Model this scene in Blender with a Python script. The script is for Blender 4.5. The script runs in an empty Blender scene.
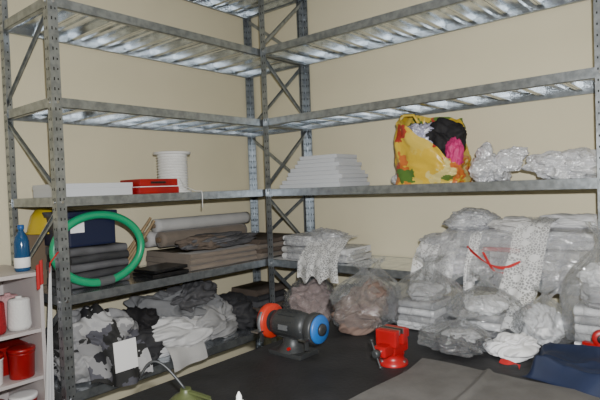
import bpy, bmesh, math, random
from mathutils import Vector, Matrix, Euler, noise

# ---------------------------------------------------------------- materials
MATS = {}
def M(name, col, rough=.6, metal=0., alpha=1., bump=0., bscale=20., var=0., vscale=6., col2=None, dist=0., sheen=0.):
    if name in MATS: return MATS[name]
    m = bpy.data.materials.new(name); m.use_nodes = True
    nt = m.node_tree; N = nt.nodes; L = nt.links
    p = N['Principled BSDF']
    p.inputs['Roughness'].default_value = rough
    p.inputs['Metallic'].default_value = metal
    p.inputs['Alpha'].default_value = alpha
    if sheen: p.inputs['Sheen Weight'].default_value = sheen
    tc = N.new('ShaderNodeTexCoord')
    c = (*col, 1)
    if col2 is None and var:
        col2 = tuple(max(0, x*(1-var)) for x in col)
    if col2 is not None:
        n = N.new('ShaderNodeTexNoise'); n.inputs['Scale'].default_value = vscale
        n.inputs['Detail'].default_value = 5; n.inputs['Distortion'].default_value = dist
        r = N.new('ShaderNodeValToRGB')
        r.color_ramp.elements[0].position = .38; r.color_ramp.elements[1].position = .62
        r.color_ramp.elements[0].color = (*col2, 1); r.color_ramp.elements[1].color = c
        L.new(tc.outputs['Object'], n.inputs['Vector']); L.new(n.outputs['Fac'], r.inputs['Fac'])
        L.new(r.outputs['Color'], p.inputs['Base Color'])
    else:
        p.inputs['Base Color'].default_value = c
    if bump:
        n = N.new('ShaderNodeTexNoise'); n.inputs['Scale'].default_value = bscale
        n.inputs['Detail'].default_value = 3; n.inputs['Distortion'].default_value = dist
        b = N.new('ShaderNodeBump'); b.inputs['Strength'].default_value = bump; b.inputs['Distance'].default_value = .02
        L.new(tc.outputs['Object'], n.inputs['Vector']); L.new(n.outputs['Fac'], b.inputs['Height'])
        L.new(b.outputs['Normal'], p.inputs['Normal'])
    MATS[name] = m
    return m

def cells(name, cols, scale, rough=.5, bump=.3):
    m = M(name, cols[0], rough, bump=bump, bscale=14)
    nt = m.node_tree; N = nt.nodes; L = nt.links; p = N['Principled BSDF']
    tc = [n for n in N if n.type == 'TEX_COORD'][0]
    nz = N.new('ShaderNodeTexNoise'); nz.inputs['Scale'].default_value = scale*1.3
    mx = N.new('ShaderNodeMixRGB'); mx.inputs[0].default_value = .12
    L.new(tc.outputs['Object'], nz.inputs['Vector']); L.new(tc.outputs['Object'], mx.inputs[1]); L.new(nz.outputs['Color'], mx.inputs[2])
    v = N.new('ShaderNodeTexVoronoi'); v.inputs['Scale'].default_value = scale
    L.new(mx.outputs[0], v.inputs['Vector'])
    s = N.new('ShaderNodeSeparateColor'); L.new(v.outputs['Color'], s.inputs[0])
    r = N.new('ShaderNodeValToRGB'); r.color_ramp.interpolation = 'CONSTANT'
    els = r.color_ramp.elements
    while len(els) < len(cols): els.new(.5)
    for i, c in enumerate(cols):
        els[i].position = i/len(cols); els[i].color = (*c, 1)
    L.new(s.outputs[0], r.inputs[0]); L.new(r.outputs[0], p.inputs['Base Color'])
    return m

def film(name, base, add, diff, rough=.1, bscale=9, bump=1., gloss=.5):
    """thin polythene: mostly transparent, glossy crinkled highlights, faint milky body"""
    m = bpy.data.materials.new(name); m.use_nodes = True
    nt = m.node_tree; N = nt.nodes; L = nt.links
    for n in list(N): N.remove(n)
    out = N.new('ShaderNodeOutputMaterial'); tc = N.new('ShaderNodeTexCoord')
    nz = N.new('ShaderNodeTexNoise'); nz.inputs['Scale'].default_value = bscale; nz.inputs['Detail'].default_value = 4; nz.inputs['Distortion'].default_value = 2.5
    bp = N.new('ShaderNodeBump'); bp.inputs['Strength'].default_value = bump; bp.inputs['Distance'].default_value = .035
    L.new(tc.outputs['Object'], nz.inputs['Vector']); L.new(nz.outputs['Fac'], bp.inputs['Height'])
    tr = N.new('ShaderNodeBsdfTransparent'); tr.inputs[0].default_value = (.93, .94, .95, 1)
    gl = N.new('ShaderNodeBsdfGlossy'); gl.inputs['Roughness'].default_value = rough; gl.inputs[0].default_value = (.95, .95, .95, 1)
    df = N.new('ShaderNodeBsdfDiffuse'); df.inputs[0].default_value = (*diff, 1)
    L.new(bp.outputs['Normal'], gl.inputs['Normal']); L.new(bp.outputs['Normal'], df.inputs['Normal'])
    mx = N.new('ShaderNodeMixShader'); mx.inputs[0].default_value = gloss
    L.new(df.outputs[0], mx.inputs[1]); L.new(gl.outputs[0], mx.inputs[2])
    lw = N.new('ShaderNodeLayerWeight'); lw.inputs[0].default_value = .3; L.new(bp.outputs['Normal'], lw.inputs['Normal'])
    ma = N.new('ShaderNodeMath'); ma.operation = 'MULTIPLY_ADD'; ma.inputs[1].default_value = add; ma.inputs[2].default_value = base; ma.use_clamp = True
    L.new(lw.outputs['Facing'], ma.inputs[0])
    m2 = N.new('ShaderNodeMixShader'); L.new(ma.outputs[0], m2.inputs[0]); L.new(tr.outputs[0], m2.inputs[1]); L.new(mx.outputs[0], m2.inputs[2])
    L.new(m2.outputs[0], out.inputs[0])
    MATS[name] = m
    return m

def lace(name, col, scale=60):
    m = M(name, col, .8)
    nt = m.node_tree; N = nt.nodes; L = nt.links; p = N['Principled BSDF']
    tc = [n for n in N if n.type == 'TEX_COORD'][0]
    v = N.new('ShaderNodeTexVoronoi'); v.inputs['Scale'].default_value = scale; v.feature = 'DISTANCE_TO_EDGE'
    L.new(tc.outputs['Object'], v.inputs['Vector'])
    v2 = N.new('ShaderNodeTexVoronoi'); v2.inputs['Scale'].default_value = scale/4
    L.new(tc.outputs['Object'], v2.inputs['Vector'])
    lt = N.new('ShaderNodeMath'); lt.operation = 'LESS_THAN'; lt.inputs[1].default_value = .10
    L.new(v.outputs['Distance'], lt.inputs[0])
    l2 = N.new('ShaderNodeMath'); l2.operation = 'LESS_THAN'; l2.inputs[1].default_value = .36
    L.new(v2.outputs['Distance'], l2.inputs[0])
    mxm = N.new('ShaderNodeMath'); mxm.operation = 'MAXIMUM'
    L.new(lt.outputs[0], mxm.inputs[0]); L.new(l2.outputs[0], mxm.inputs[1])
    ma = N.new('ShaderNodeMath'); ma.operation = 'MULTIPLY_ADD'; ma.inputs[1].default_value = .6; ma.inputs[2].default_value = .35
    L.new(mxm.outputs[0], ma.inputs[0]); L.new(ma.outputs[0], p.inputs['Alpha'])
    return m

WALL = M('wall_paint', (.77, .70, .50), .85, bump=.04, bscale=60, var=.03, vscale=2)
GALV = M('galvanised_steel', (.38, .41, .435), .34, .80, bump=.05, bscale=40, col2=(.26, .285, .305), vscale=25)
GALVP = M('galvanised_panel', (.80, .84, .87), .20, .95, bump=.12, bscale=7, col2=(.56, .59, .62), vscale=14)
HOLE = M('slot_dark', (.02, .02, .02), .9)
WHITE = M('white_cloth', (.68, .68, .685), .85, bump=.08, bscale=16, dist=.5, var=.08)
OFFW = M('offwhite_cloth', (.52, .515, .505), .85, bump=.1, bscale=16, dist=.5, var=.12)
PAPER = M('white_paper', (.58, .60, .63), .6)
LACE = lace('white_lace', (.72, .72, .715), 70)
PLAST = film('clear_plastic_film', .10, .60, (.60, .62, .65), .08, 8, 1., .66)
PLASW = film('milky_plastic_film', .34, .6, (.74, .75, .79), .11, 9, .9, .48)
PLASO = film('opaque_white_plastic', .80, .3, (.74, .745, .77), .17, 9, .8, .28)
GREYC = M('grey_cloth', (.12, .12, .13), .8, bump=.12, bscale=16, dist=.5, var=.3)
MGREY = M('mid_grey_cloth', (.22, .225, .235), .8, bump=.12, bscale=16, dist=.5, var=.25)
LGREY = M('light_grey_cloth', (.38, .38, .385), .8, bump=.12, bscale=16, dist=.5, var=.2)
DGREY = M('dark_grey_cloth', (.045, .045, .05), .8, bump=.12, bscale=16, dist=.5, var=.3)
TAUPE = M('taupe_cloth', (.22, .18, .145), .9, bump=.15, bscale=22, var=.2, sheen=.2)
BROWN = M('brown_cloth', (.13, .10, .08), .9, bump=.15, bscale=22, var=.2)
PINKB = M('dusty_pink_cloth', (.44, .33, .31), .85, bump=.12, bscale=18, dist=.5, var=.2)
BRPINK = M('brown_pink_cloth', (.165, .11, .088), .85, bump=.12, bscale=18, dist=.5, var=.25)
BLACKC = M('black_cloth', (.012, .011, .013), .8, bump=.2)
NAVY = M('navy_cloth', (.006, .015, .050), .65, bump=.1, bscale=14, var=.3)
PINK = M('magenta_cloth', (.55, .03, .17), .6, bump=.2)
LILAC = film('lilac_plastic', .85, .4, (.58, .57, .74), .2, 9, .8, .25)
RED = M('red_paint', (.36, .006, .008), .35, bump=.05, bscale=40, var=.25)
REDC = M('red_cloth', (.46, .014, .014), .7, bump=.1)
ORANGE = M('orange_red_paint', (.50, .030, .012), .4, var=.2)
BLUE = M('blue_paint', (.02, .13, .42), .4, var=.2)
DARKM = M('dark_cast_iron', (.045, .048, .05), .45, .3, var=.3)
STEEL = M('bright_steel', (.55, .55, .55), .28, 1.)
BLKR = M('black_rubber_mat', (.010, .010, .011), .6, bump=.08, bscale=60, col2=(.018, .018, .02), vscale=7)
COVER = M('grey_table_cover', (.115, .11, .105), .8, bump=.08, bscale=50, col2=(.09, .085, .08), vscale=9)
GREEN = M('green_hose', (.015, .33, .15), .35)
YELL = M('yellow_plastic', (.55, .40, .02), .4)
BLUEP = M('blue_pet_plastic', (.02, .09, .22), .12, alpha=.85)
NAVYP = M('dark_blue_plastic', (.008, .013, .045), .4)
GREYP = M('grey_plastic', (.10, .105, .11), .45)
BLKP = M('black_plastic', (.010, .010, .011), .35)
OLIVE = M('olive_paint', (.07, .085, .03), .45, var=.3)
WOOD = M('pale_wood', (.40, .28, .15), .6, var=.25, vscale=20)
CARD = M('cardboard', (.18, .13, .085), .8, var=.12)
CABIN = M('cabinet_laminate', (.58, .53, .52), .5)
LABEL = M('white_label', (.95, .95, .95), .6)
THREAD = M('white_cord', (.76, .76, .74), .8, bump=.2, bscale=90)
FLOORM = M('floor_concrete', (.07, .065, .06), .7, bump=.1, bscale=30, var=.25, vscale=4)
CEIL = M('ceiling_paint', (.75, .74, .70), .9)
FLORAL = cells('floral_black_white', [(.02,.02,.025), (.45,.45,.46), (.03,.03,.03), (.10,.10,.12), (.5,.5,.5), (.02,.02,.02), (.30,.30,.31)], 12, .8, .15)
YBAG = cells('yellow_print_plastic', [(.66,.44,.04), (.64,.42,.04), (.42,.04,.025), (.66,.48,.08), (.66,.44,.04), (.56,.20,.03), (.56,.15,.03), (.68,.48,.06), (.08,.17,.03), (.66,.44,.04), (.12,.20,.04), (.66,.44,.04), (.66,.55,.20)], 14, .32, .2)
RTH = M('red_thread', (.36, .008, .015), .7, bump=.4, bscale=90)
PTH = M('pink_thread', (.62, .35, .36), .8, bump=.4, bscale=90)

# ---------------------------------------------------------------- builder
class B:
    def __init__(s, name):
        s.name = name; s.v = []; s.f = []; s.m = []; s.s = []; s.mats = []
    def mi(s, mat):
        if mat not in s.mats: s.mats.append(mat)
        return s.mats.index(mat)
    def add(s, vs, fs, mat, smooth=False, T=None):
        o = len(s.v); k = s.mi(mat)
        for p in vs:
            p = Vector(p)
            s.v.append(T @ p if T is not None else p)
        for f in fs:
            s.f.append([i+o for i in f]); s.m.append(k); s.s.append(smooth)
        return s
    def bm(s, bm, mat, smooth=False, T=None):
        bm.verts.ensure_lookup_table()
        for i, v in enumerate(bm.verts): v.index = i
        s.add([v.co.copy() for v in bm.verts], [[v.index for v in f.verts] for f in bm.faces], mat, smooth, T)
        bm.free()
    def box(s, c, size, mat, rot=(0,0,0), bev=0.):
        bm = bmesh.new(); bmesh.ops.create_cube(bm, size=1)
        for v in bm.verts: v.co = Vector((v.co.x*size[0], v.co.y*size[1], v.co.z*size[2]))
        if bev: bmesh.ops.bevel(bm, geom=bm.edges[:], offset=bev, segments=2, affect='EDGES', profile=.7)
        s.bm(bm, mat, False, Matrix.Translation(c) @ Euler(rot).to_matrix().to_4x4())
        return s
    def bb(s, x0, x1, y0, y1, z0, z1, mat, bev=0.):
        return s.box(((x0+x1)/2, (y0+y1)/2, (z0+z1)/2), (abs(x1-x0), abs(y1-y0), abs(z1-z0)), mat, bev=bev)
    def bar(s, p0, p1, w, t, mat, up=(0,0,1)):
        p0 = Vector(p0); p1 = Vector(p1); d = (p1-p0); L = d.length; d.normalize()
        up = Vector(up); sd = d.cross(up)
        if sd.length < 1e-4: sd = d.cross(Vector((1,0,0)))
        sd.normalize(); n = sd.cross(d)
        R = Matrix((d, sd, n)).transposed().to_4x4()
        bm = bmesh.new(); bmesh.ops.create_cube(bm, size=1)
        for v in bm.verts: v.co = Vector((v.co.x*L, v.co.y*t, v.co.z*w))
        s.bm(bm, mat, False, Matrix.Translation((p0+p1)/2) @ R)
    def lathe(s, prof, origin, mat, axis=(0,0,1), seg=32, smooth=True):
        ax = Vector(axis).normalized(); q = Vector((0,0,1)).rotation_difference(ax).to_matrix().to_4x4()
        T = Matrix.Translation(origin) @ q
        vs = []; fs = []
        n = len(prof)
        for r, z in prof:
            for i in range(seg):
                a = 2*math.pi*i/seg; vs.append((r*math.cos(a), r*math.sin(a), z))
        for j in range(n-1):
            for i in range(seg):
                a = j*seg+i; b = j*seg+(i+1) % seg
                fs.append([a, b, b+seg, a+seg])
        s.add(vs, fs, mat, smooth, T); s.add([vs[i] for i in range(seg)], [list(range(seg))[::-1]], mat, False, T)
        s.add(vs[-seg:], [list(range(seg))], mat, False, T)
        return s
    def cyl(s, p0, p1, r, mat, seg=24, r1=None):
        p0 = Vector(p0); p1 = Vector(p1); d = p1-p0
        return s.lathe([(r, 0), (r if r1 is None else r1, d.length)], p0, mat, d, seg)
    def tube(s, pts, r, mat, seg=10, closed=False):
        pts = [Vector(p) for p in pts]; n = len(pts); vs = []; fs = []
        prev = None
        for i, p in enumerate(pts):
            a = pts[(i-1) % n] if (closed or i > 0) else p
            b = pts[(i+1) % n] if (closed or i < n-1) else p
            t = (b-a).normalized()
            if prev is None:
                nn = t.orthogonal().normalized()
            else:
                nn = (prev - t*prev.dot(t)).normalized()
            prev = nn; bn = t.cross(nn)
            for k in range(seg):
                an = 2*math.pi*k/seg
                vs.append(p + (nn*math.cos(an) + bn*math.sin(an))*r)
        for i in range(n if closed else n-1):
            j = (i+1) % n
            for k in range(seg):
                k2 = (k+1) % seg
                fs.append([i*seg+k, i*seg+k2, j*seg+k2, j*seg+k])
        if not closed:
            fs.append(list(range(seg))[::-1]); fs.append([(n-1)*seg+k for k in range(seg)])
        s.add(vs, fs, mat, True); return s
    def ribbon(s, pts, w, mat, side=(1,0,0)):
        sd = Vector(side).normalized()*w/2; vs = []; fs = []
        P = [Vector(p) for p in pts]; Q = []
        for i in range(len(P)-1):
            a = P[max(0, i-1)]; b_ = P[i]; c_ = P[i+1]; d = P[min(len(P)-1, i+2)]
            for k in range(8):
                t = k/8
                Q.append(.5*((2*b_)+(c_-a)*t+(2*a-5*b_+4*c_-d)*t*t+(3*b_-a-3*c_+d)*t**3))
        Q.append(P[-1])
        for i, q in enumerate(Q):
            tw = sd*math.cos(.5*math.sin(i*.3)) + Vector((0, 0, w/2))*math.sin(.5*math.sin(i*.3))
            vs += [q-tw, q+tw]
        fs = [[2*i, 2*i+1, 2*i+3, 2*i+2] for i in range(len(Q)-1)]
        s.add(vs, fs, mat, True)
    def blob(s, c, rad, mat, seed=0, amp=.25, freq=1., rot=0., sub=5, boxy=.0, crease=0., fdir=None):
        """soft folded cloth volume; c = centre of its base (flat underside)"""
        bm = bmesh.new(); bmesh.ops.create_icosphere(bm, subdivisions=sub, radius=1)
        off = Vector((seed*3.17, seed*1.73, seed*5.31))
        rnd = random.Random(seed)
        A = Euler((rnd.uniform(-.5, .5), rnd.uniform(-.5, .5), rnd.uniform(0, 3.1) if fdir is None else fdir)).to_matrix()
        cz = rad[2]*.78
        for v in bm.verts:
            p = v.co.normalized()
            if boxy:
                e = 1-boxy*.65
                q = Vector([math.copysign(abs(a)**e, a) for a in p]); p2 = q.lerp(p, .25)
            else: p2 = p
            n1 = noise.noise(p*1.3*freq+off)
            w = A @ (p + .45*Vector((noise.noise(p*1.3+off), noise.noise(p*1.3+off+Vector((9,9,9))), noise.noise(p*1.3-off))))
            f1 = noise.noise(Vector((w.x*.8, w.y*4.2, w.z*2.6))*freq+off)
            f2 = 1-2.2*abs(noise.noise(Vector((w.x*1.2, w.y*5.0, w.z*3.4))*freq-off))
            f3 = noise.noise(Vector((w.x*3, w.y*9, w.z*7))*freq+off*2)
            d = 1 + amp*(n1*.9 + f1*.62 + f2*.24 + f3*.09 - .1)
            if crease:
                k = abs(noise.noise(p*4+off)) + .5*abs(noise.noise(p*8-off))
                d += crease*(.35-k)
            q = p2*d
            x, y, z = q.x*rad[0], q.y*rad[1], q.z*rad[2]+cz
            if z < 0: z = z*.02
            v.co = Vector((x, y, max(z, 0.)))
        s.bm(bm, mat, True, Matrix.Translation(c) @ Matrix.Rotation(rot, 4, 'Z'))
        return s
    def bag(s, c, rad, h, mat, seed=0, lean=(0, 0), neck=.82, pleats=11, open_=.34):
        """knotted plastic bag: slumped body, gathered neck, ruffled mouth"""
        c = Vector(c); off = Vector((seed*2.7, seed*1.1, seed*.7))
        def ss(a, b, t):
            t = min(1, max(0, (t-a)/(b-a))); return t*t*(3-2*t)
        def fn(u, v):
            a = u*2*math.pi; ca, sa = math.cos(a), math.sin(a)
            r = .35+.65*ss(0, .10, v)
            top = ss(.38, neck, v)
            r = r*(1-top) + .11*top
            r += (open_-.11)*ss(neck, 1, v)
            pl = .02+.13*top*(1-ss(neck-.12, neck, v)*.6)+.10*ss(neck, 1, v)
            k = math.sin(pleats*a + 2*noise.noise(Vector((ca, sa, v*1.5))+off))
            n1 = noise.noise(Vector((ca*1.2, sa*1.2, v*2))+off)
            n2 = abs(noise.noise(Vector((ca*2.6, sa*2.6, v*5))-off))
            n3 = abs(noise.noise(Vector((ca*5, sa*5, v*10))+off))
            rr = r*(1+pl*k+.22*n1-.26*n2-.14*n3)
            zz = h*(1-(1-v)**1.35) if v < neck else h*(1-(1-neck)**1.35)+(v-neck)*h*.75
            zz += h*.05*n1*top
            zz = max(zz*1., 0)
            return (c.x+rad[0]*ca*rr+lean[0]*v*v, c.y+rad[1]*sa*rr+lean[1]*v*v, c.z+zz)
        s.grid(110, 60, fn, mat)
        s.grid(60, 2, lambda u, v: tuple(Vector(fn(u, 0)).lerp(c, v)), mat)
        return s
    def grid(s, nu, nv, fn, mat, smooth=True):
        vs = [Vector(fn(i/(nu-1), j/(nv-1))) for j in range(nv) for i in range(nu)]
        fs = [[j*nu+i, j*nu+i+1, (j+1)*nu+i+1, (j+1)*nu+i] for j in range(nv-1) for i in range(nu-1)]
        s.add(vs, fs, mat, smooth); return s
    def drape(s, u0, u1, path, mat, amp=.02, nf=5, seed=0, hang0=.35, nu=70, nv=60, hem=.1, flare=0., skew=0., axis='x', hf=3.):
        """cloth lying on a shelf and hanging over its front edge; path = (outward-negative coord, z)"""
        P = [Vector((a, b)) for a, b in path]
        L = [0]
        for a, b in zip(P, P[1:]): L.append(L[-1]+(b-a).length)
        tot = L[-1]
        def at(t):
            d = min(max(t, 0), 1)*tot
            for k in range(len(P)-1):
                if d <= L[k+1] or k == len(P)-2:
                    f = (d-L[k])/max(1e-6, L[k+1]-L[k]); return P[k].lerp(P[k+1], min(f, 1))
        def sm(t):
            e = .035; return (at(t-e)+at(t)*2+at(t+e))/4
        off = Vector((seed*2.3, seed*4.1, 0))
        def fn(u, v):
            hm = .5+.5*noise.noise(Vector((u*hf, seed*1.3, 5.5)))*1.6
            vv = v*(1-hem*max(0, hm)*max(0, v))
            q = sm(vv)
            h = min(1, max(0, (v-hang0)/(1-hang0)))
            tg = sm(min(1, vv+.02))-sm(vv-.02)
            if tg.length > 1e-6: tg.normalize()
            nrm = Vector((-abs(tg.y), abs(tg.x)))
            w = amp*(.3+h)*(math.sin(u*2*math.pi*nf + seed + 1.2*noise.noise(Vector((u*3, v*1.2, seed)))) * .6 + .7*noise.noise(Vector((u*nf*1.2, v*1.6, 7.7))+off))
            w = abs(w) if h < .05 else w+amp*.6*h
            q = q + nrm*w
            cu = (u-.5)*(1+flare*h) + .5
            uu = u0+(u1-u0)*cu + .4*amp*noise.noise(Vector((u*3, v*3, 3.3))+off) + skew*h
            return (uu, q.x, q.y) if axis == 'x' else (-q.x, uu, q.y)
        s.grid(nu, nv, fn, mat); return s
    def done(s):
        xs = [p.x for p in s.v]; ys = [p.y for p in s.v]; zs = [p.z for p in s.v]
        o = Vector(((min(xs)+max(xs))/2, (min(ys)+max(ys))/2, min(zs)))
        me = bpy.data.meshes.new(s.name)
        me.from_pydata([tuple(p-o) for p in s.v], [], s.f)
        for m in s.mats: me.materials.append(m)
        me.polygons.foreach_set('material_index', s.m)
        me.polygons.foreach_set('use_smooth', s.s)
        me.update()
        ob = bpy.data.objects.new(s.name, me); ob.location = o
        bpy.context.scene.collection.objects.link(ob)
        return ob

# ---------------------------------------------------------------- room
RX, RY, RZ = 4.6, -4.6, 3.35
def slab(name, x0, x1, y0, y1, z0, z1, mat):
    b = B(name); b.bb(x0, x1, y0, y1, z0, z1, mat); return b.done()
slab('floor', -.1, RX+.1, RY-.1, .1, -.1, 0, FLOORM)
slab('ceiling', -.1, RX+.1, RY-.1, .1, RZ, RZ+.1, CEIL)
slab('wall_left', -.1, 0, RY, 0, 0, RZ, WALL)
slab('wall_back', -.1, RX+.1, 0, .1, 0, RZ, WALL)
slab('wall_right', RX, RX+.1, RY, 0, 0, RZ, WALL)
slab('wall_front', -.1, RX+.1, RY-.1, RY, 0, RZ, WALL)

# ---------------------------------------------------------------- shelving
def rack(name, x0, x1, y0, y1, levels, top, axis, dirs):
    b = B(name)
    W = .050; T = .003
    for cx, sx in ((x0, 1), (x1, -1)):
        for cy, sy in ((y0, 1), (y1, -1)):
            b.bb(cx, cx+sx*W, cy, cy+sy*T, 0, top, GALV)
            b.bb(cx, cx+sx*T, cy+sy*T, cy+sy*W, 0, top, GALV)
            b.bb(cx-.0, cx+sx*(W+.008), cy, cy+sy*(W+.008), 0, .006, BLKP)
            z = .04
            while z < top-.03:
                for o in (.018, .037):
                    h = .008 if o < .03 else .005
                    b.bb(cx+sx*(o-.003), cx+sx*(o+.003), cy-sy*.0006, cy+sy*(T+.0006), z-h, z+h, HOLE)
                    b.bb(cx-sx*.0006, cx+sx*(T+.0006), cy+sy*(o-.003), cy+sy*(o+.003), z-h, z+h, HOLE)
                z += .05
    g = .0045
    for z in levels:
        H = .05
        X0, X1, Y0, Y1 = x0+g, x1-g, y0+g, y1-g
        for yy, sy in ((Y0, 1), (Y1, -1)):
            b.bb(X0, X1, yy, yy+sy*.003, z-H, z, GALV)
            b.bb(X0, X1, yy, yy+sy*.022, z-H, z-H+.003, GALV)
        for xx, sx in ((X0, 1), (X1, -1)):
            b.bb(xx, xx+sx*.003, Y0, Y1, z-H, z, GALV)
            b.bb(xx, xx+sx*.022, Y0, Y1, z-H, z-H+.003, GALV)
        a0, a1 = (X0, X1) if axis == 'x' else (Y0, Y1)
        n = int(round((a1-a0)/.2)); st = (a1-a0)/n
        for i in range(n):
            p0 = a0+i*st+.0015; p1 = a0+(i+1)*st-.0015
            def bx(u0, u1, zz0, zz1, mat, ins=.003):
                if axis == 'x': b.bb(u0, u1, Y0+ins, Y1-ins, zz0, zz1, mat)
                else: b.bb(X0+ins, X1-ins, u0, u1, zz0, zz1, mat)
            bx(p0, p1, z-.004, z-.001, GALVP)
            for u in (p0, p1-.002): bx(u, u+.002, z-.032, z-.004, GALVP)
            bx(p0, p0+.014, z-.034, z-.032, GALVP); bx(p1-.014, p1, z-.034, z-.032, GALVP)
            mid = (p0+p1)/2
            bx(mid-.012, mid+.012, z-.012, z-.004, GALVP)
        for cx, sx in ((x0, 1), (x1, -1)):
            for cy, sy in ((y0, 1), (y1, -1)):
                b.cyl((cx+sx*.028, cy+sy*.006, z-.025), (cx+sx*.028, cy-sy*.004, z-.025), .007, STEEL, 8)
                b.cyl((cx+sx*.006, cy+sy*.028, z-.025), (cx-sx*.003, cy+sy*.028, z-.025), .007, STEEL, 8)
    lv = sorted(levels)
    ends = ((x0+.012), (x1-.012)) if axis == 'x' else ((y0+.012), (y1-.012))
    for e in ends:
        for i in range(len(lv)-1):
            za, zb = lv[i]+.03, lv[i+1]-.07
            f, r = (y0+.02, y1-.02) if axis == 'x' else (x1-.02, x0+.02)
            if dirs[i] > 0: A, C = (f, za), (r, zb)
            else: A, C = (r, za), (f, zb)
            def P(t, dz=0): return (e, t[0], t[1]+dz) if axis == 'x' else (t[0], e, t[1]+dz)
            upv = (1, 0, 0) if axis == 'x' else (0, 1, 0)
            b.bar(P(A), P(C), .004, .026, GALV, up=upv)
            b.bar(P(A, .012), P(C, .012), .02, .004, GALV, up=upv)
    return b.done()

LV = [.12, .5, 1.0, 1.5, 2.0, 2.5, 3.0]
rack('shelving_unit', .015, .618, -1.985, -.015, LV, 3.12, 'y', [1, -1, -1, 1, -1, 1])
rack('shelving_unit', .630, 2.765, -.505, -.015, LV, 3.12, 'x', [1, -1, -1, 1, -1, 1])
def D(z): return z+.0005

# ---------------------------------------------------------------- workbench
BZ = .80
b = B('workbench')
b.bb(1.57, 3.02, -2.38, -.62, BZ-.045, BZ-.004, WOOD, .003)
b.bb(1.565, 3.025, -2.385, -.615, BZ-.004, BZ, BLKR)
for x in (1.64, 2.95):
    for y in (-.70, -2.30):
        b.bb(x-.035, x+.035, y-.035, y+.035, 0, BZ-.045, DARKM)
for y in (-.70, -2.30): b.bb(1.67, 2.92, y-.015, y+.015, BZ-.13, BZ-.045, DARKM)
for x in (1.64, 2.95): b.bb(x-.015, x+.015, -2.27, -.73, BZ-.13, BZ-.045, DARKM)
b.bb(1.66, 2.93, -2.28, -.72, .20, .22, WOOD)
b.done()

b = B('grey_table_cloth')
def fn(u, v):
    x = 2.23+u*.79 + .012*math.sin(v*9); y = -1.30-v*1.07+.01*math.sin(u*7)
    w = abs(noise.noise(Vector((x*5, y*2.2, 1.3))))*.012 + .012*math.exp(-((x-2.46-.05*math.sin(y*3))/.012)**2)
    return (x, y, BZ+.002+w)
b.grid(110, 120, fn, COVER)
b.done()

# ---------------------------------------------------------------- bench grinder
b = B('bench_grinder')
gx, gy, gz = 1.745, -1.53, BZ+.125
b.box((gx, gy, BZ+.010), (.18, .12, .020), DARKM, bev=.005)
b.lathe([(.070, 0), (.058, .012), (.042, .03), (.040, .07), (.048, .085)], (gx, gy, BZ+.018), DARKM, seg=24)
b.lathe([(.03, -.095), (.048, -.088), (.056, -.075), (.059, -.055), (.059, .055), (.056, .075), (.048, .088), (.03, .095)], (gx, gy, gz), DARKM, axis=(1,0,0), seg=36)
for i in range(14):
    a = i*2*math.pi/14
    b.box((gx, gy+math.cos(a)*.060, gz+math.sin(a)*.060), (.09, .005, .005), DARKM, rot=(a, 0, 0))
b.box((gx, gy-.061, gz), (.05, .004, .022), GREYP)
b.cyl((gx-.15, gy, gz), (gx+.165, gy, gz), .008, STEEL, 12)
gxl = gx-.125
b.lathe([(.02, -.018), (.070, -.018), (.075, -.013), (.075, .013), (.070, .018), (.02, .018)], (gxl, gy, gz), ORANGE, axis=(1,0,0), seg=36)
b.lathe([(.012, -.008), (.064, -.008), (.064, .008), (.012, .008)], (gxl, gy-.016, gz), GREYP, axis=(1,0,0), seg=32)
b.cyl((gxl+.018, gy, gz), (gxl+.022, gy, gz), .048, DARKM, 28)
b.box((gxl, gy-.085, gz-.03), (.04, .035, .006), STEEL)
b.box((gxl, gy-.06, gz-.055), (.012, .012, .05), DARKM)
gxr = gx+.125
b.lathe([(.02, -.018), (.060, -.018), (.065, -.012), (.065, .012), (.060, .018), (.02, .018)], (gxr, gy, gz), DARKM, axis=(1,0,0), seg=36)
b.lathe([(.01, 0), (.056, 0), (.060, .006), (.054, .014), (.022, .016), (.01, .016)], (gxr+.018, gy, gz), BLUE, axis=(1,0,0), seg=36)
b.lathe([(.010, 0), (.026, 0), (.024, .008), (.010, .010)], (gxr+.034, gy, gz), DARKM, axis=(1,0,0), seg=24)
b.box((gxr, gy-.072, gz-.03), (.035, .03, .006), STEEL)
b.box((gxr, gy-.058, gz-.05), (.012, .012, .05), DARKM)
b.cyl((gx+.03, gy-.055, BZ+.04), (gx+.03, gy-.066, BZ+.04), .007, RED, 12)
b.done()

# ---------------------------------------------------------------- vise
b = B('bench_vise')
vx, vy = 2.155, -1.40
b.lathe([(.058, 0), (.058, .012), (.045, .018), (.042, .035), (.045, .042)], (vx, vy, BZ), RED, seg=28)
for a in (0, 2.09, 4.19):
    b.cyl((vx+.05*math.cos(a), vy+.05*math.sin(a), BZ+.01), (vx+.05*math.cos(a), vy+.05*math.sin(a), BZ+.02), .007, STEEL, 6)
b.box((vx, vy+.02, BZ+.065), (.056, .11, .05), RED, bev=.008)
b.box((vx, vy+.02, BZ+.11), (.09, .03, .065), RED, bev=.006)
b.box((vx, vy+.003, BZ+.133), (.092, .006, .020), STEEL)
b.box((vx, vy+.065, BZ+.105), (.045, .06, .035), RED, bev=.006)
b.box((vx, vy-.038, BZ+.11), (.09, .028, .065), RED, bev=.006)
b.box((vx, vy-.022, BZ+.133), (.092, .006, .020), STEEL)
b.box((vx, vy-.06, BZ+.07), (.05, .08, .042), RED, bev=.008)
b.cyl((vx, vy-.09, BZ+.07), (vx, vy-.12, BZ+.07), .010, STEEL, 14)
b.lathe([(.010, 0), (.016, .003), (.016, .022), (.010, .025)], (vx, vy-.112, BZ+.07), DARKM, axis=(0,-1,0), seg=16)
b.cyl((vx-.018, vy-.125, BZ+.118), (vx+.018, vy-.125, BZ+.022), .004, DARKM, 10)
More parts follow.
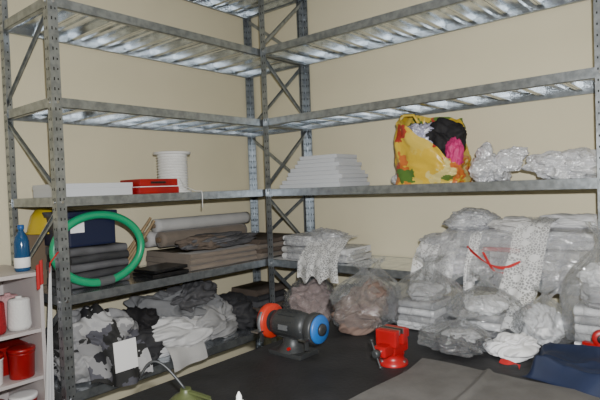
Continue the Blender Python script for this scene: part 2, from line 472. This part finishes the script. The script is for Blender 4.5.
for k in (-1, 1): b.lathe([(.004, 0), (.007, .003), (.007, .009), (.004, .011)], (vx+k*.018, vy-.125, BZ+.07-k*.048-.005), DARKM, seg=12)
b.done()

# ---------------------------------------------------------------- oil can
b = B('oil_can')
ox, oy = 1.93, -2.23
b.lathe([(.056, 0), (.060, .004), (.060, .065), (.056, .08), (.035, .098), (.018, .106), (.016, .118)], (ox, oy, BZ), OLIVE, seg=32)
pts = []
for i in range(19):
    t = i/18
    pts.append((ox-.10*t-.02*math.sin(t*3), oy-.085*t, BZ+.113+.085*math.sin(t*2.6)))
b.tube(pts, .0045, DARKM, 10)
b.bar((ox+.01, oy, BZ+.112), (ox+.075, oy+.03, BZ+.095), .006, .014, OLIVE)
b.tube([(ox+.07, oy+.03, BZ+.095), (ox+.085, oy+.035, BZ+.07), (ox+.08, oy+.03, BZ+.03), (ox+.055, oy+.02, BZ+.02)], .005, OLIVE, 8)
b.done()
b = B('glue_bottle')
b.lathe([(.02, 0), (.022, .003), (.022, .04), (.016, .05), (.009, .054), (.009, .066), (.004, .076), (.002, .08)], (2.01, -2.09, BZ), LABEL, seg=20)
b.done()

# ---------------------------------------------------------------- shelf 3, left rack (z=1.5)
z = D(1.5)
b = B('white_flat_box')
b.bb(.22, .52, -1.93, -1.50, z, z+.066, PAPER, .003)
b.bb(.218, .522, -1.932, -1.498, z+.044, z+.07, PAPER, .002)
b.done()
b = B('red_flat_case')
b.bb(.34, .56, -1.48, -1.20, z, z+.040, RED, .006)
b.bb(.34, .555, -1.47, -1.205, z+.044, z+.088, RED, .006)
b.bb(.345, .56, -1.475, -1.20, z+.040, z+.044, LABEL)
b.bar((.562, -1.40, z+.066), (.562, -1.30, z+.066), .012, .006, BLKP)
b.done()
b = B('cord_spool')
prof = [(.03, 0), (.120, 0), (.123, .003), (.120, .012), (.092, .015)]
nt_ = 13; hh = .236/nt_
for i in range(nt_):
    for t in range(7):
        prof.append((.090+.012*math.sin(math.pi*(t+.5)/7), .015+hh*(i+(t+.5)/7)))
prof += [(.092, .252), (.120, .255), (.123, .261), (.123, .268), (.120, .271), (.046, .271), (.044, .248), (.012, .248)]
b.lathe(prof, (.31, -1.06, z), THREAD, seg=44)
b.lathe([(.022, 0), (.042, 0), (.042, .004), (.022, .004)], (.31, -1.06, z+.271), CARD, seg=20)
b.tube([(.39, -1.07, z+.10), (.45, -1.08, z+.04), (.56, -1.07, z+.006), (.615, -1.07, z+.004), (.622, -1.07, z-.02), (.623, -1.075, z-.10)], .003, THREAD, 6)
b.done()

# ---------------------------------------------------------------- level 4, left rack (z=1.0)
z = D(1.0)
def folded(b, x0, x1, y0, y1, z0, layers, th, mat, seed=0, wob=.012):
    for k in range(layers):
        zb = z0+k*th
        j = .016*noise.noise(Vector((k*1.7, seed, 0)))
        cs = []
        for t in range(13):
            a = -math.pi/2+math.pi*t/12
            cs.append((x1-.5*th+j+math.cos(a)*th*.5, zb+th*.5+math.sin(a)*th*.49))
        cs += [(x0+j, zb+th*.98), (x0+j, zb+.002)]
        nn = 60; vs = []; fs = []; m = len(cs)
        mt = mat[k % len(mat)] if isinstance(mat, (list, tuple)) else mat
        for i in range(nn):
            u = i/(nn-1); y = y0+(y1-y0)*u
            for (x, zz) in cs:
                w = wob*(noise.noise(Vector((y*4, zz*9+k, seed)))+.4*noise.noise(Vector((y*13, zz*20+k, seed))))
                f = (zz-z0)
                vs.append((x+w*1.6-.008, y+j, zz+(w*.8 if f > .004 else 0)))
        for i in range(nn-1):
            for t in range(m):
                t2 = (t+1) % m
                fs.append([i*m+t, i*m+t2, (i+1)*m+t2, (i+1)*m+t])
        b.add(vs, fs, mt, True)
        b.add([vs[t] for t in range(m)], [list(range(m))], mt); b.add(vs[-m:], [list(range(m))[::-1]], mt)

b = B('folded_grey_cloth')
folded(b, .19, .49, -1.86, -1.52, z, 5, .044, [GREYC, DGREY], 31)
b.done()
b = B('dark_blue_box')
b.bb(.19, .490, -1.87, -1.60, z+.228, z+.395, NAVYP, .010)
b.bb(.18, .500, -1.88, -1.59, z+.385, z+.418, NAVYP, .008)
b.bb(.4905, .492, -1.862, -1.785, z+.305, z+.37, LABEL)
b.done()
b = B('cardboard_box')
b.bb(.02, .160, -1.96, -1.66, z, z+.295, CARD, .003)
b.bb(.161, .1625, -1.84, -1.80, z+.01, z+.29, WOOD)
b.done()
b = B('hard_hat')
hx, hy, hz = .145, -1.81, z+.296
b.lathe([(.10, 0), (.122, 0), (.124, .006), (.114, .012), (.108, .05), (.094, .10), (.07, .133), (.035, .150), (.002, .154)], (hx, hy-.01, hz), YELL, seg=36)
b.box((hx, hy-.01, hz+.143), (.16, .02, .014), YELL, bev=.005)
b.done()
b = B('green_hose_coil')
c = Vector((.540, -1.725, z+.213))
ax1 = Vector((.0, 1, .05)).normalized(); ax2 = Vector((-.02, -.12, 1)).normalized()
pts = []
n = 72
for i in range(n):
    a = 2*math.pi*i/n
    pts.append(c + ax1*.250*math.cos(a) + ax2*.185*math.sin(a) + Vector((.003*math.cos(3*a), 0, 0)))
b.tube(pts, .022, GREEN, 14, True)
b.cyl(pts[52], pts[56], .025, GREYP, 16)
b.done()
b = B('black_laptop')
b.box((.475, -1.30, z+.012), (.22, .26, .022), BLKP, bev=.005)
b.box((.475, -1.30, z+.040), (.21, .25, .018), BLKP, rot=(.03, 0, .06), bev=.005)
b.done()
b = B('wooden_stick_bundle')
for i in range(5):
    b.cyl((.13+i*.02, -1.42+i*.008, z+.02+.012*(i % 2)), (.17+i*.02, -1.18, z+.30+.02*(i % 3)), .009, WOOD, 10)
b.done()
b = B('folded_brown_blanket')
folded(b, .09, .58, -1.14, -.55, z, 3, .035, TAUPE, 1)
folded(b, .11, .585, -.53, -.06, z, 4, .034, [TAUPE, BROWN], 2)
b.done()
b = B('grey_fabric_heap')
b.blob((.43, -.80, z+.118), (.15, .28, .050), GREYC, 3, .42, 1.1, sub=6)
b.blob((.46, -.92, z+.118), (.10, .18, .055), BROWN, 5, .36, 1.1, sub=5)
b.done()
b = B('fabric_roll')
for i, (xx, zz, r, mt, ya, yb) in enumerate(((.10, .185, .055, OFFW, -1.15, -.25), (.215, .185, .052, TAUPE, -1.12, -.35), (.16, .278, .046, OFFW, -1.12, -.25))):
    pr = [(r*.35, 0), (r, 0)] + [(r*(1+.03*noise.noise(Vector((k*.6, i, 2)))), (yb-ya)*k/24) for k in range(1, 24)] + [(r, yb-ya), (r*.35, yb-ya)]
    b.lathe(pr, (xx, ya, z+zz), mt, axis=(0,1,0), seg=28)
    b.cyl((xx, ya-.02, z+zz), (xx, ya+.01, z+zz), r*.35, CARD, 16)
b.done()

# ---------------------------------------------------------------- bottom heap, left rack (z=.5)
z = D(.5)
b = B('clothing_heap')
b.blob((.34, -1.70, z), (.22, .24, .20), FLORAL, 11, .36, 1., sub=6)
b.blob((.44, -1.80, z), (.13, .14, .10), LGREY, 17, .38, .9, sub=5)
b.blob((.46, -1.50, z), (.13, .18, .10), DGREY, 12, .4, 1., sub=5)
b.blob((.45, -1.20, z), (.15, .28, .12), WHITE, 13, .46, .9, sub=6)
b.blob((.42, -.86, z), (.16, .20, .12), LGREY, 14, .46, 1., sub=6, rot=.5)
b.blob((.34, -1.12, z+.11), (.17, .28, .14), MGREY, 15, .5, 1., sub=6, rot=-.3)
b.blob((.36, -.98, z+.21), (.14, .24, .10), GREYC, 16, .5, 1., sub=6, rot=.4)
b.blob((.34, -1.40, z+.12), (.14, .15, .10), BLACKC, 18, .42, 1.1, sub=5, rot=.7)
b.blob((.45, -1.02, z+.10), (.10, .12, .06), OFFW, 20, .45, 1., sub=5, rot=.2)
b.blob((.34, -.62, z), (.19, .16, .13), DGREY, 19, .42, 1., sub=5)
b.drape(-1.86, -1.50, [(-.30, z+.28), (-.45, z+.25), (-.58, z+.12), (-.630, z+.03), (-.636, z-.08)], FLORAL, .026, 2.5, 23, .4, hem=.3, axis='y', hf=2)
b.drape(-1.36, -1.10, [(-.40, z+.15), (-.50, z+.13), (-.61, z+.05), (-.630, z-.005), (-.634, z-.07)], OFFW, .012, 1.2, 26, .5, hem=.12, axis='y', hf=1)
b.box((.665, -1.675, z+.135), (.003, .135, .16), LABEL, rot=(0, -.10, 0))
b.done()
b = B('folded_dark_garments')
folded(b, .10, .40, -.38, -.06, z, 5, .045, [DGREY, BROWN, GREYC], 21)
b.done()

# ---------------------------------------------------------------- left cabinet
b = B('open_cabinet')
cx0, cx1, cy0, cy1, ct = .02, .50, -2.90, -2.02, 1.13
for y in (cy0, cy1-.018): b.bb(cx0, cx1, y, y+.018, 0, ct-.02, CABIN, .002)
b.bb(cx0, cx1+.01, cy0-.005, cy1, ct-.02, ct, CABIN, .003)
b.bb(cx0, cx0+.006, cy0+.018, cy1-.018, .05, ct-.02, CABIN)
for zz in (.08, .36, .60, .84): b.bb(cx0+.006, cx1-.005, cy0+.018, cy1-.018, zz-.018, zz, CABIN, .002)
b.bb(cx0+.03, cx1-.03, cy0+.02, cy1-.02, 0, .06, CABIN)
b.done()
def cone(name, x, y, zz, mat, h=.17, r=.055):
    b = B(name)
    pr = [(.02, 0), (r*.9, .004), (r, .02)]
    for i in range(30): pr.append((r*(1-.10*i/30)+.0012*(i % 2), .022+i*(h-.04)/30))
    pr += [(r*.80, h-.012), (.016, h-.01), (.014, h)]
    b.lathe(pr, (x, y, zz), mat, seg=28); b.done()
cone('yarn_cone', .42, -2.11, .8405, THREAD); cone('yarn_cone', .42, -2.23, .8405, RTH)
cone('yarn_cone', .42, -2.36, .8405, THREAD); cone('yarn_cone', .42, -2.50, .8405, RTH)
cone('yarn_cone', .28, -2.11, .8405, PTH)
def tub(x, y, zz, mat, lid, h=.15, r=.062):
    b = B('plastic_tub')
    b.lathe([(r*.5, 0), (r*.9, 0), (r*.92, .004), (r, h*.8), (r*1.04, h*.82), (r*1.04, h*.86), (r*.5, h*.86)], (x, y, zz), mat, seg=32)
    b.lathe([(r*.6, 0), (r*1.06, 0), (r*1.06, h*.12), (r*1.0, h*.14), (r*.6, h*.13)], (x, y, zz+h*.862), lid, seg=32)
    b.done()
tub(.42, -2.11, .6005, RED, RED); tub(.42, -2.26, .6005, LABEL, RED); tub(.42, -2.41, .6005, RED, LABEL)
tub(.42, -2.11, .3605, RED, LABEL); tub(.42, -2.26, .3605, RED, RED)
b = B('red_storage_box')
b.bb(.06, .34, -2.35, -2.05, .6005, .72, RED, .006); b.bb(.055, .345, -2.355, -2.045, .72, .745, RED, .004)
b.bb(.17, .23, -2.357, -2.354, .66, .69, LABEL)
b.done()
b = B('water_bottle')
b.lathe([(.03, 0), (.036, .004), (.038, .015), (.036, .03), (.038, .045), (.036, .06), (.038, .075), (.036, .15), (.030, .175), (.016, .20), (.0135, .205), (.0135, .222)], (.40, -2.075, ct), BLUEP, seg=32)
b.lathe([(.015, 0), (.016, .002), (.016, .02), (.013, .022)], (.40, -2.075, ct+.215), BLUE, seg=20)
b.lathe([(.0375, 0), (.0385, .001), (.0385, .05), (.0375, .051)], (.40, -2.075, ct+.02), LABEL, seg=32)
b.done()
b = B('hanging_white_sheet')
def fn(u, v):
    yy = -1.995-.085*(.45+.75*v)*u-.035*v
    xx = .565+.125*u*(.5+.5*v)+.022*math.sin(u*15+v*2)*(.25+v)
    return (xx, yy-.01, 1.16-v*1.0+.05*math.sin(u*3)*v)
b.grid(46, 70, fn, WHITE)
def fn(u, v):
    yy = -2.015-.06*u
    return (.54+.07*u+.01*math.sin(u*12), yy-.02, 1.20-v*.12-.03*u)
b.grid(16, 16, fn, REDC)
b.tube([(.60, -2.03, 1.12), (.615, -2.03, 1.18), (.622, -2.0, 1.22), (.622, -1.99, 1.23)], .004, REDC, 8)
b.done()

# ---------------------------------------------------------------- right rack shelf 3 (z=1.5)
z = D(1.5)
b = B('white_board_stack')
rn = random.Random(4)
nL = 8; th = .0275
for i in range(nL):
    t = i/(nL-1)
    x0 = .75+.10*t+rn.uniform(-.012, .012); x1 = 1.28-.12*t+rn.uniform(-.018, .018); y0 = -.48+.10*t; y1 = -.13
    b.box(((x0+x1)/2, (y0+y1)/2, z+th*(i+.5)), (x1-x0, y1-y0, th-.003), PAPER, rot=(0, 0, rn.uniform(-.03, .03)), bev=.0015)
    b.box(((x0+x1)/2, (y0+y1)/2, z+th*(i+.5)), (x1-x0-.02, y1-y0-.02, th), PAPER)
b.done()

b = B('printed_shopping_bag')
bx, by = 1.79, -.27
def bagfn(u, v, inner=0.):
    a = u*2*math.pi
    ca, sa = math.cos(a), math.sin(a)
    e = .62
    X = math.copysign(abs(ca)**e, ca); Y = math.copysign(abs(sa)**e, sa)
    rx = .215+.03*v-.05*v*v; ry = .15+.02*math.sin(v*3)
    nz = noise.fractal(Vector((ca*1.3, sa*1.3, v*1.8+4)), 1, 2, 3)
    rd = abs(noise.noise(Vector((ca*2.5, sa*2.5, v*3))))
    k = 1+.14*nz-.14*rd-inner
    H = .38+.05*math.cos(a-2.4)-.20*max(0, math.cos(a+.50))**1.3+.03*noise.noise(Vector((ca*2.5, sa*2.5, 8)))
    zz = v*H
    return (bx+X*rx*k+.03*v, by+Y*ry*k-.015*v, z+zz)
b.grid(120, 50, lambda u, v: bagfn(u, v), YBAG)
b.grid(80, 2, lambda u, v: tuple(Vector(bagfn(u, 0)).lerp(Vector((bx, by, z)), v)), YBAG)
b.blob((bx-.02, by, z+.01), (.15, .10, .13), BLACKC, 21, .2, 1, sub=4)
b.blob((bx+.10, by-.0, z+.16), (.11, .11, .11), BLACKC, 22, .35, 1.2, sub=5)
b.blob((bx-.03, by-.05, z+.185), (.095, .08, .10), LILAC, 23, .35, 1.3, sub=5, crease=.2)
b.blob((bx+.18, by-.07, z+.09), (.05, .05, .09), PINK, 24, .3, 1.2, sub=5)
b.blob((bx+.05, by+.04, z+.26), (.08, .06, .055), BLACKC, 25, .3, 1.2, sub=5)
b.tube([Vector((bx-.15, by-.10, z+.33)), Vector((bx-.165, by-.10, z+.37)), Vector((bx-.12, by-.09, z+.415)), Vector((bx-.06, by-.08, z+.41)), Vector((bx-.03, by-.08, z+.36))], .009, YBAG, 8)
b.done()

b = B('white_plastic_bag')
b.blob((2.15, -.26, z), (.10, .12, .080), PLASO, 31, .4, .9, sub=6, crease=.12)
b.blob((2.12, -.27, z+.09), (.045, .04, .065), PLASO, 30, .4, 1., sub=5, crease=.15)
b.blob((2.25, -.29, z+.05), (.09, .06, .060), PLASO, 29, .4, .9, rot=-.4, sub=6, crease=.12)
b.blob((2.29, -.29, z+.11), (.06, .03, .04), PLASO, 28, .4, 1., rot=.3, sub=5, crease=.15)
b.done()
b = B('small_grey_bundle')
b.blob((1.515, -.18, z), (.035, .06, .04), OFFW, 34, .3, 1.2, sub=4)
b.done()
b = B('white_plastic_bag')
b.blob((2.55, -.26, z), (.17, .13, .075), PLASO, 35, .4, .8, rot=.1, sub=6, crease=.08)
b.blob((2.47, -.31, z+.04), (.12, .09, .055), PLASO, 36, .4, .8, sub=6, crease=.08)
b.blob((2.63, -.30, z+.03), (.10, .10, .065), PLASO, 37, .4, .8, sub=6, crease=.08)
b.done()

# ---------------------------------------------------------------- right rack level 4 (z=1.0)
z = D(1.0)
def bundle(b, x0, x1, y0, y1, z0, layers, th, mats, seed, cover=None):
    """folded cloth package turned so that its folds face the room, in a loose plastic sleeve"""
    t = B('t')
    folded(t, -y1, -y0, x0, x1, 0, layers, th, mats, seed, .010)
    vs = [Vector((p.y, -p.x, p.z+z0)) for p in t.v]
    for f, mi, sm in zip(t.f, t.m, t.s):
        pass
    o = len(b.v); b.v += vs
    for f, mi, sm in zip(t.f, t.m, t.s):
        b.f.append([i+o for i in f]); b.m.append(b.mi(t.mats[mi])); b.s.append(sm)
    if cover:
        b.blob(((x0+x1)/2, (y0+y1)/2, z0), ((x1-x0)*.53, (y1-y0)*.56, layers*th*.64), cover, seed, .12, 1., sub=6, boxy=.75, crease=.10)

b = B('plastic_wrapped_fabric')
bundle(b, .72, 1.05, -.46, -.12, z, 2, .045, [WHITE, OFFW], 41, PLASW)
bundle(b, .74, .98, -.47, -.20, z+.10, 2, .034, [WHITE, WHITE], 42, PLASW)
bundle(b, 1.04, 1.26, -.44, -.14, z, 2, .045, [OFFW, WHITE], 43, PLASW)
b.blob((1.04, -.34, z+.10), (.15, .10, .064), PLASW, 43, .25, 1., rot=.1, sub=6, crease=.12)
b.blob((1.04, -.34, z+.10), (.12, .08, .05), WHITE, 43, .25, 1., rot=.1, sub=6)
b.done()
b = B('lace_curtain')
b.drape(.97, 1.28, [(-.30, z+.17), (-.42, z+.16), (-.53, z+.07), (-.565, z+.01), (-.57, z-.13)], LACE, .014, 3, 3, .5, hem=.12, flare=.08, hf=8)
b.done()
b = B('white_napkin')
def fn(u, v):
    x = .645+.34*u-.01*v; y = -.500-.0*u+.12*v
    return (x, y, z+.003+.003*abs(noise.noise(Vector((u*3, v*3, 1)))))
b.grid(24, 14, fn, WHITE)
b.done()

b = B('white_fabric_pile')
bundle(b, 1.78, 2.14, -.47, -.10, z, 3, .045, [WHITE, OFFW], 51, PLASW)
bundle(b, 2.20, 2.62, -.47, -.10, z, 3, .048, [OFFW, WHITE], 52, PLASW)
bundle(b, 2.02, 2.38, -.46, -.12, z+.150, 2, .042, [WHITE, OFFW], 53, PLASW)
bundle(b, 2.40, 2.68, -.45, -.14, z+.155, 2, .042, [WHITE, WHITE], 54, PLASW)
b.blob((1.90, -.36, z+.145), (.12, .11, .035), PLASW, 50, .3, 1., sub=6, crease=.14)
b.blob((2.06, -.31, z+.235), (.12, .10, .05), WHITE, 55, .3, .9, sub=6, boxy=.3)
b.blob((2.06, -.31, z+.235), (.15, .12, .062), PLASW, 55, .25, 1., sub=6, crease=.14, boxy=.2)
b.blob((2.30, -.36, z+.235), (.13, .09, .040), OFFW, 58, .35, .9, sub=6)
b.blob((2.54, -.20, z+.240), (.18, .09, .045), WHITE, 97, .25, .8, sub=6)
b.blob((2.26, -.475, z+.135), (.10, .02, .013), REDC, 56, .35, 1., sub=5)
b.ribbon([(2.10, -.51, z+.16), (2.16, -.56, z+.13), (2.24, -.595, z+.09), (2.32, -.605, z+.075), (2.40, -.60, z+.11)], .012, REDC, (.2, 0, 1))
b.ribbon([(2.20, -.55, z+.14), (2.27, -.60, z+.06), (2.33, -.61, z+.05)], .012, REDC)
b.done()
b = B('lace_curtain')
b.drape(1.80, 2.04, [(-.30, z+.17), (-.44, z+.165), (-.55, z+.08), (-.58, z-.03), (-.59, z-.12)], LACE, .022, 2.5, 7, .5, hem=.15, hf=6)
b.done()
b = B('lace_curtain')
b.drape(2.11, 2.17, [(-.30, z+.25), (-.48, z+.22), (-.58, z+.06), (-.60, z-.06), (-.61, z-.19)], LACE, .010, 2, 9, .5, nu=30)
b.done()
b = B('plastic_sheet_drape')
b.drape(1.94, 2.32, [(-.36, z+.24), (-.46, z+.22), (-.57, z+.07), (-.60, z-.05), (-.62, z-.11)], PLASW, .030, 2.5, 11, .4, hem=.25, hf=4)
b.done()
b = B('plastic_sheet_drape')
b.drape(2.50, 2.72, [(-.20, z+.25), (-.42, z+.24), (-.56, z+.07), (-.60, z-.05), (-.62, z-.12)], PLASW, .030, 2, 15, .4, hem=.2)
b.done()
b = B('lace_curtain')
b.drape(2.33, 2.50, [(-.24, z+.30), (-.44, z+.28), (-.59, z+.08), (-.66, z-.04), (-.78, z-.10), (-.91, z-.19)], LACE, .018, 2, 13, .4, hem=.08, flare=.1, skew=-.03)
b.done()

# ---------------------------------------------------------------- right rack level 5 (z=.5)
z = D(.5)
b = B('bag_of_fabric')
b.blob((.84, -.27, z), (.155, .16, .175), PINKB, 61, .3, .9, sub=6)
b.blob((.84, -.275, z), (.185, .19, .205), PLAST, 62, .2, 1., sub=6, crease=.22)
b.done()
b = B('bag_of_fabric')
b.blob((1.25, -.27, z), (.15, .16, .165), OFFW, 63, .3, .9, sub=6)
b.blob((1.25, -.275, z), (.18, .19, .195), PLAST, 64, .2, 1., sub=6, crease=.22)
b.done()
b = B('folded_linen_stack')
folded(b, 1.50, 1.95, -.46, -.06, z, 4, .05, BRPINK, 9)
folded(b, 2.05, 2.50, -.46, -.06, z, 5, .05, LGREY, 10)
b.done()

# ---------------------------------------------------------------- goods on the workbench
z = D(BZ)
b = B('brown_fabric_bundle')
b.blob((1.77, -1.05, z), (.115, .14, .09), BRPINK, 71, .42, .7, sub=6)
b.blob((1.80, -1.01, z+.09), (.09, .10, .075), BRPINK, 91, .42, .7, sub=6, rot=.8)
b.bag((1.78, -1.03, z), (.165, .175), .31, PLAST, 101, lean=(-.02, .04), neck=.84)
b.done()
b = B('plastic_bag_of_cloth')
b.blob((1.71, -.78, z), (.095, .095, .10), PINKB, 72, .3, .9, sub=5)
b.bag((1.71, -.78, z), (.125, .125), .30, PLAST, 73)
b.done()
b = B('plastic_bag_of_cloth')
bundle(b, 1.93, 2.12, -.97, -.77, z+.004, 4, .034, [WHITE, LGREY], 74)
b.blob((2.03, -.86, z+.14), (.09, .09, .05), LGREY, 92, .38, .8, sub=6)
b.bag((2.02, -.86, z), (.185, .19), .34, PLAST, 75, lean=(.03, .03))
b.done()
b = B('plastic_bag_of_cloth')
b.blob((2.29, -1.12, z), (.09, .07, .04), DGREY, 76, .35, .8, sub=6)
b.blob((2.31, -1.10, z+.03), (.07, .06, .03), LGREY, 93, .35, .8, sub=5)
b.bag((2.29, -1.12, z), (.16, .13), .15, PLAST, 77, lean=(.04, .02), neck=.8, open_=.45)
b.done()
b = B('plastic_bag_of_cloth')
bundle(b, 2.23, 2.41, -.93, -.75, z+.004, 3, .036, [GREYC, WHITE, LGREY], 78)
b.blob((2.32, -.84, z+.11), (.085, .085, .04), WHITE, 94, .38, .8, sub=6)
b.bag((2.32, -.84, z), (.17, .17), .28, PLAST, 79, lean=(-.02, .03))
b.done()
b = B('plastic_bag_of_cloth')
b.blob((2.56, -.82, z), (.075, .09, .085), WHITE, 98, .38, .8, sub=6)
b.bag((2.56, -.82, z), (.115, .13), .23, PLAST, 99, lean=(.0, .02), open_=.4)
b.done()
b = B('white_cloth_bundle')
b.blob((2.505, -1.06, z), (.085, .075, .05), WHITE, 80, .45, .9, sub=6)
b.ribbon([(2.49, -1.17, z+.008), (2.53, -1.19, z+.014), (2.56, -1.18, z+.010), (2.575, -1.20, z+.008)], .020, REDC, (0, 1, .4))
b.done()
b = B('plastic_bag_of_lace')
bundle(b, 2.69, 2.87, -.89, -.71, z+.004, 5, .036, [WHITE, LGREY], 82)
b.blob((2.79, -.80, z+.18), (.085, .085, .06), LGREY, 95, .38, .8, sub=6)
b.blob((2.77, -.80, z+.26), (.07, .07, .05), WHITE, 96, .38, .8, sub=6)
b.bag((2.78, -.80, z), (.160, .155), .50, PLAST, 83, neck=.84)
b.done()
b = B('folded_navy_cloth')
def fn(u, v):
    x = 2.60+.42*u+.02*math.sin(v*5); y = -1.29+.28*v-.05*u*(1-v)+.02*math.sin(u*6+1)
    e = min(1, min(u, 1-u)/.08)*min(1, min(v, 1-v)/.12); e = e*e*(3-2*e)
    q = Vector((x*2.4+y*5, y*3-x*1.2, 2.2))
    r1 = 1-abs(noise.noise(q))*2.2
    r2 = 1-abs(noise.noise(Vector((x*7-y*3, y*12+x*4, 5.2))))*2.2
    hgt = .030+.030*max(0, r1)+.020*r2+.020*math.sin(u*3.1)*v
    return (x, y, z+.001+e*max(.01, hgt))
b.grid(130, 100, fn, NAVY)
b.done()
b = B('tape_dispenser')
tx, ty, tz = 2.81, -1.02, z+.080
b.lathe([(.014, 0), (.030, 0), (.032, .004), (.032, .020), (.030, .024), (.014, .024)], (tx, ty, tz+.032), RED, axis=(.3, -1, 0), seg=28)
b.lathe([(.010, 0), (.016, 0), (.016, .003), (.010, .003)], (tx+.007, ty-.024, tz+.032), BLKP, axis=(.3, -1, 0), seg=20)
b.box((tx-.02, ty-.012, tz+.006), (.08, .024, .012), RED, rot=(0, 0, -.25), bev=.003)
b.done()

# ---------------------------------------------------------------- ceiling lamp + lights
b = B('fluorescent_ceiling_lamp')
b.bb(.75, 2.05, -1.32, -1.18, RZ-.05, RZ-.0005, LABEL, .004)
for y in (-1.285, -1.215): b.cyl((.80, y, RZ-.068), (2.0, y, RZ-.068), .013, LABEL, 16)
for x in (.79, 2.01): b.bb(x-.012, x+.012, -1.31, -1.19, RZ-.085, RZ-.05, LABEL)
b.done()

def area(name, loc, target, size, power, col=(1,1,1), sy=None):
    l = bpy.data.lights.new(name, 'AREA'); l.energy = power; l.size = size; l.color = col
    if sy: l.shape = 'RECTANGLE'; l.size_y = sy
    o = bpy.data.objects.new(name, l); o.location = loc
    o.rotation_euler = (Vector(target)-Vector(loc)).to_track_quat('-Z', 'Y').to_euler()
    bpy.context.scene.collection.objects.link(o)

# ---------------------------------------------------------------- camera
yaw = math.radians(40.2); pitch = math.radians(1.42); roll = math.radians(2.1)
F = Vector((-math.sin(yaw), math.cos(yaw), 0)); R = Vector((math.cos(yaw), math.sin(yaw), 0)); U = Vector((0,0,1))
F2 = F*math.cos(pitch)-U*math.sin(pitch); U2 = U*math.cos(pitch)+F*math.sin(pitch)
r2 = R*math.cos(roll)-U2*math.sin(roll); u2 = U2*math.cos(roll)+R*math.sin(roll)
cam = bpy.data.cameras.new('camera'); co = bpy.data.objects.new('camera', cam)
cl = Vector((3.20, -3.17, 1.507))
mw = Matrix((r2, u2, -F2)).transposed().to_4x4(); mw.translation = cl
co.matrix_world = mw
cam.sensor_width = 36; cam.lens = 518/600*36; cam.clip_start = .05
bpy.context.scene.collection.objects.link(co); bpy.context.scene.camera = co

area('camera_flash', cl+Vector((.05, .02, .13)), (1.35, -.6, 1.5), .035, 84, (.99, .995, 1))
area('ceiling_fill', (2.9, -2.6, RZ-.06), (2.6, -2.2, 0), 1.2, 4, (1, .95, .86), .3)  # weak soft fill light added under the ceiling, has no fixture of its own
w = bpy.data.worlds.new('world'); bpy.context.scene.world = w; w.use_nodes = True
w.node_tree.nodes['Background'].inputs[0].default_value = (.8, .85, 1, 1)
w.node_tree.nodes['Background'].inputs[1].default_value = .1
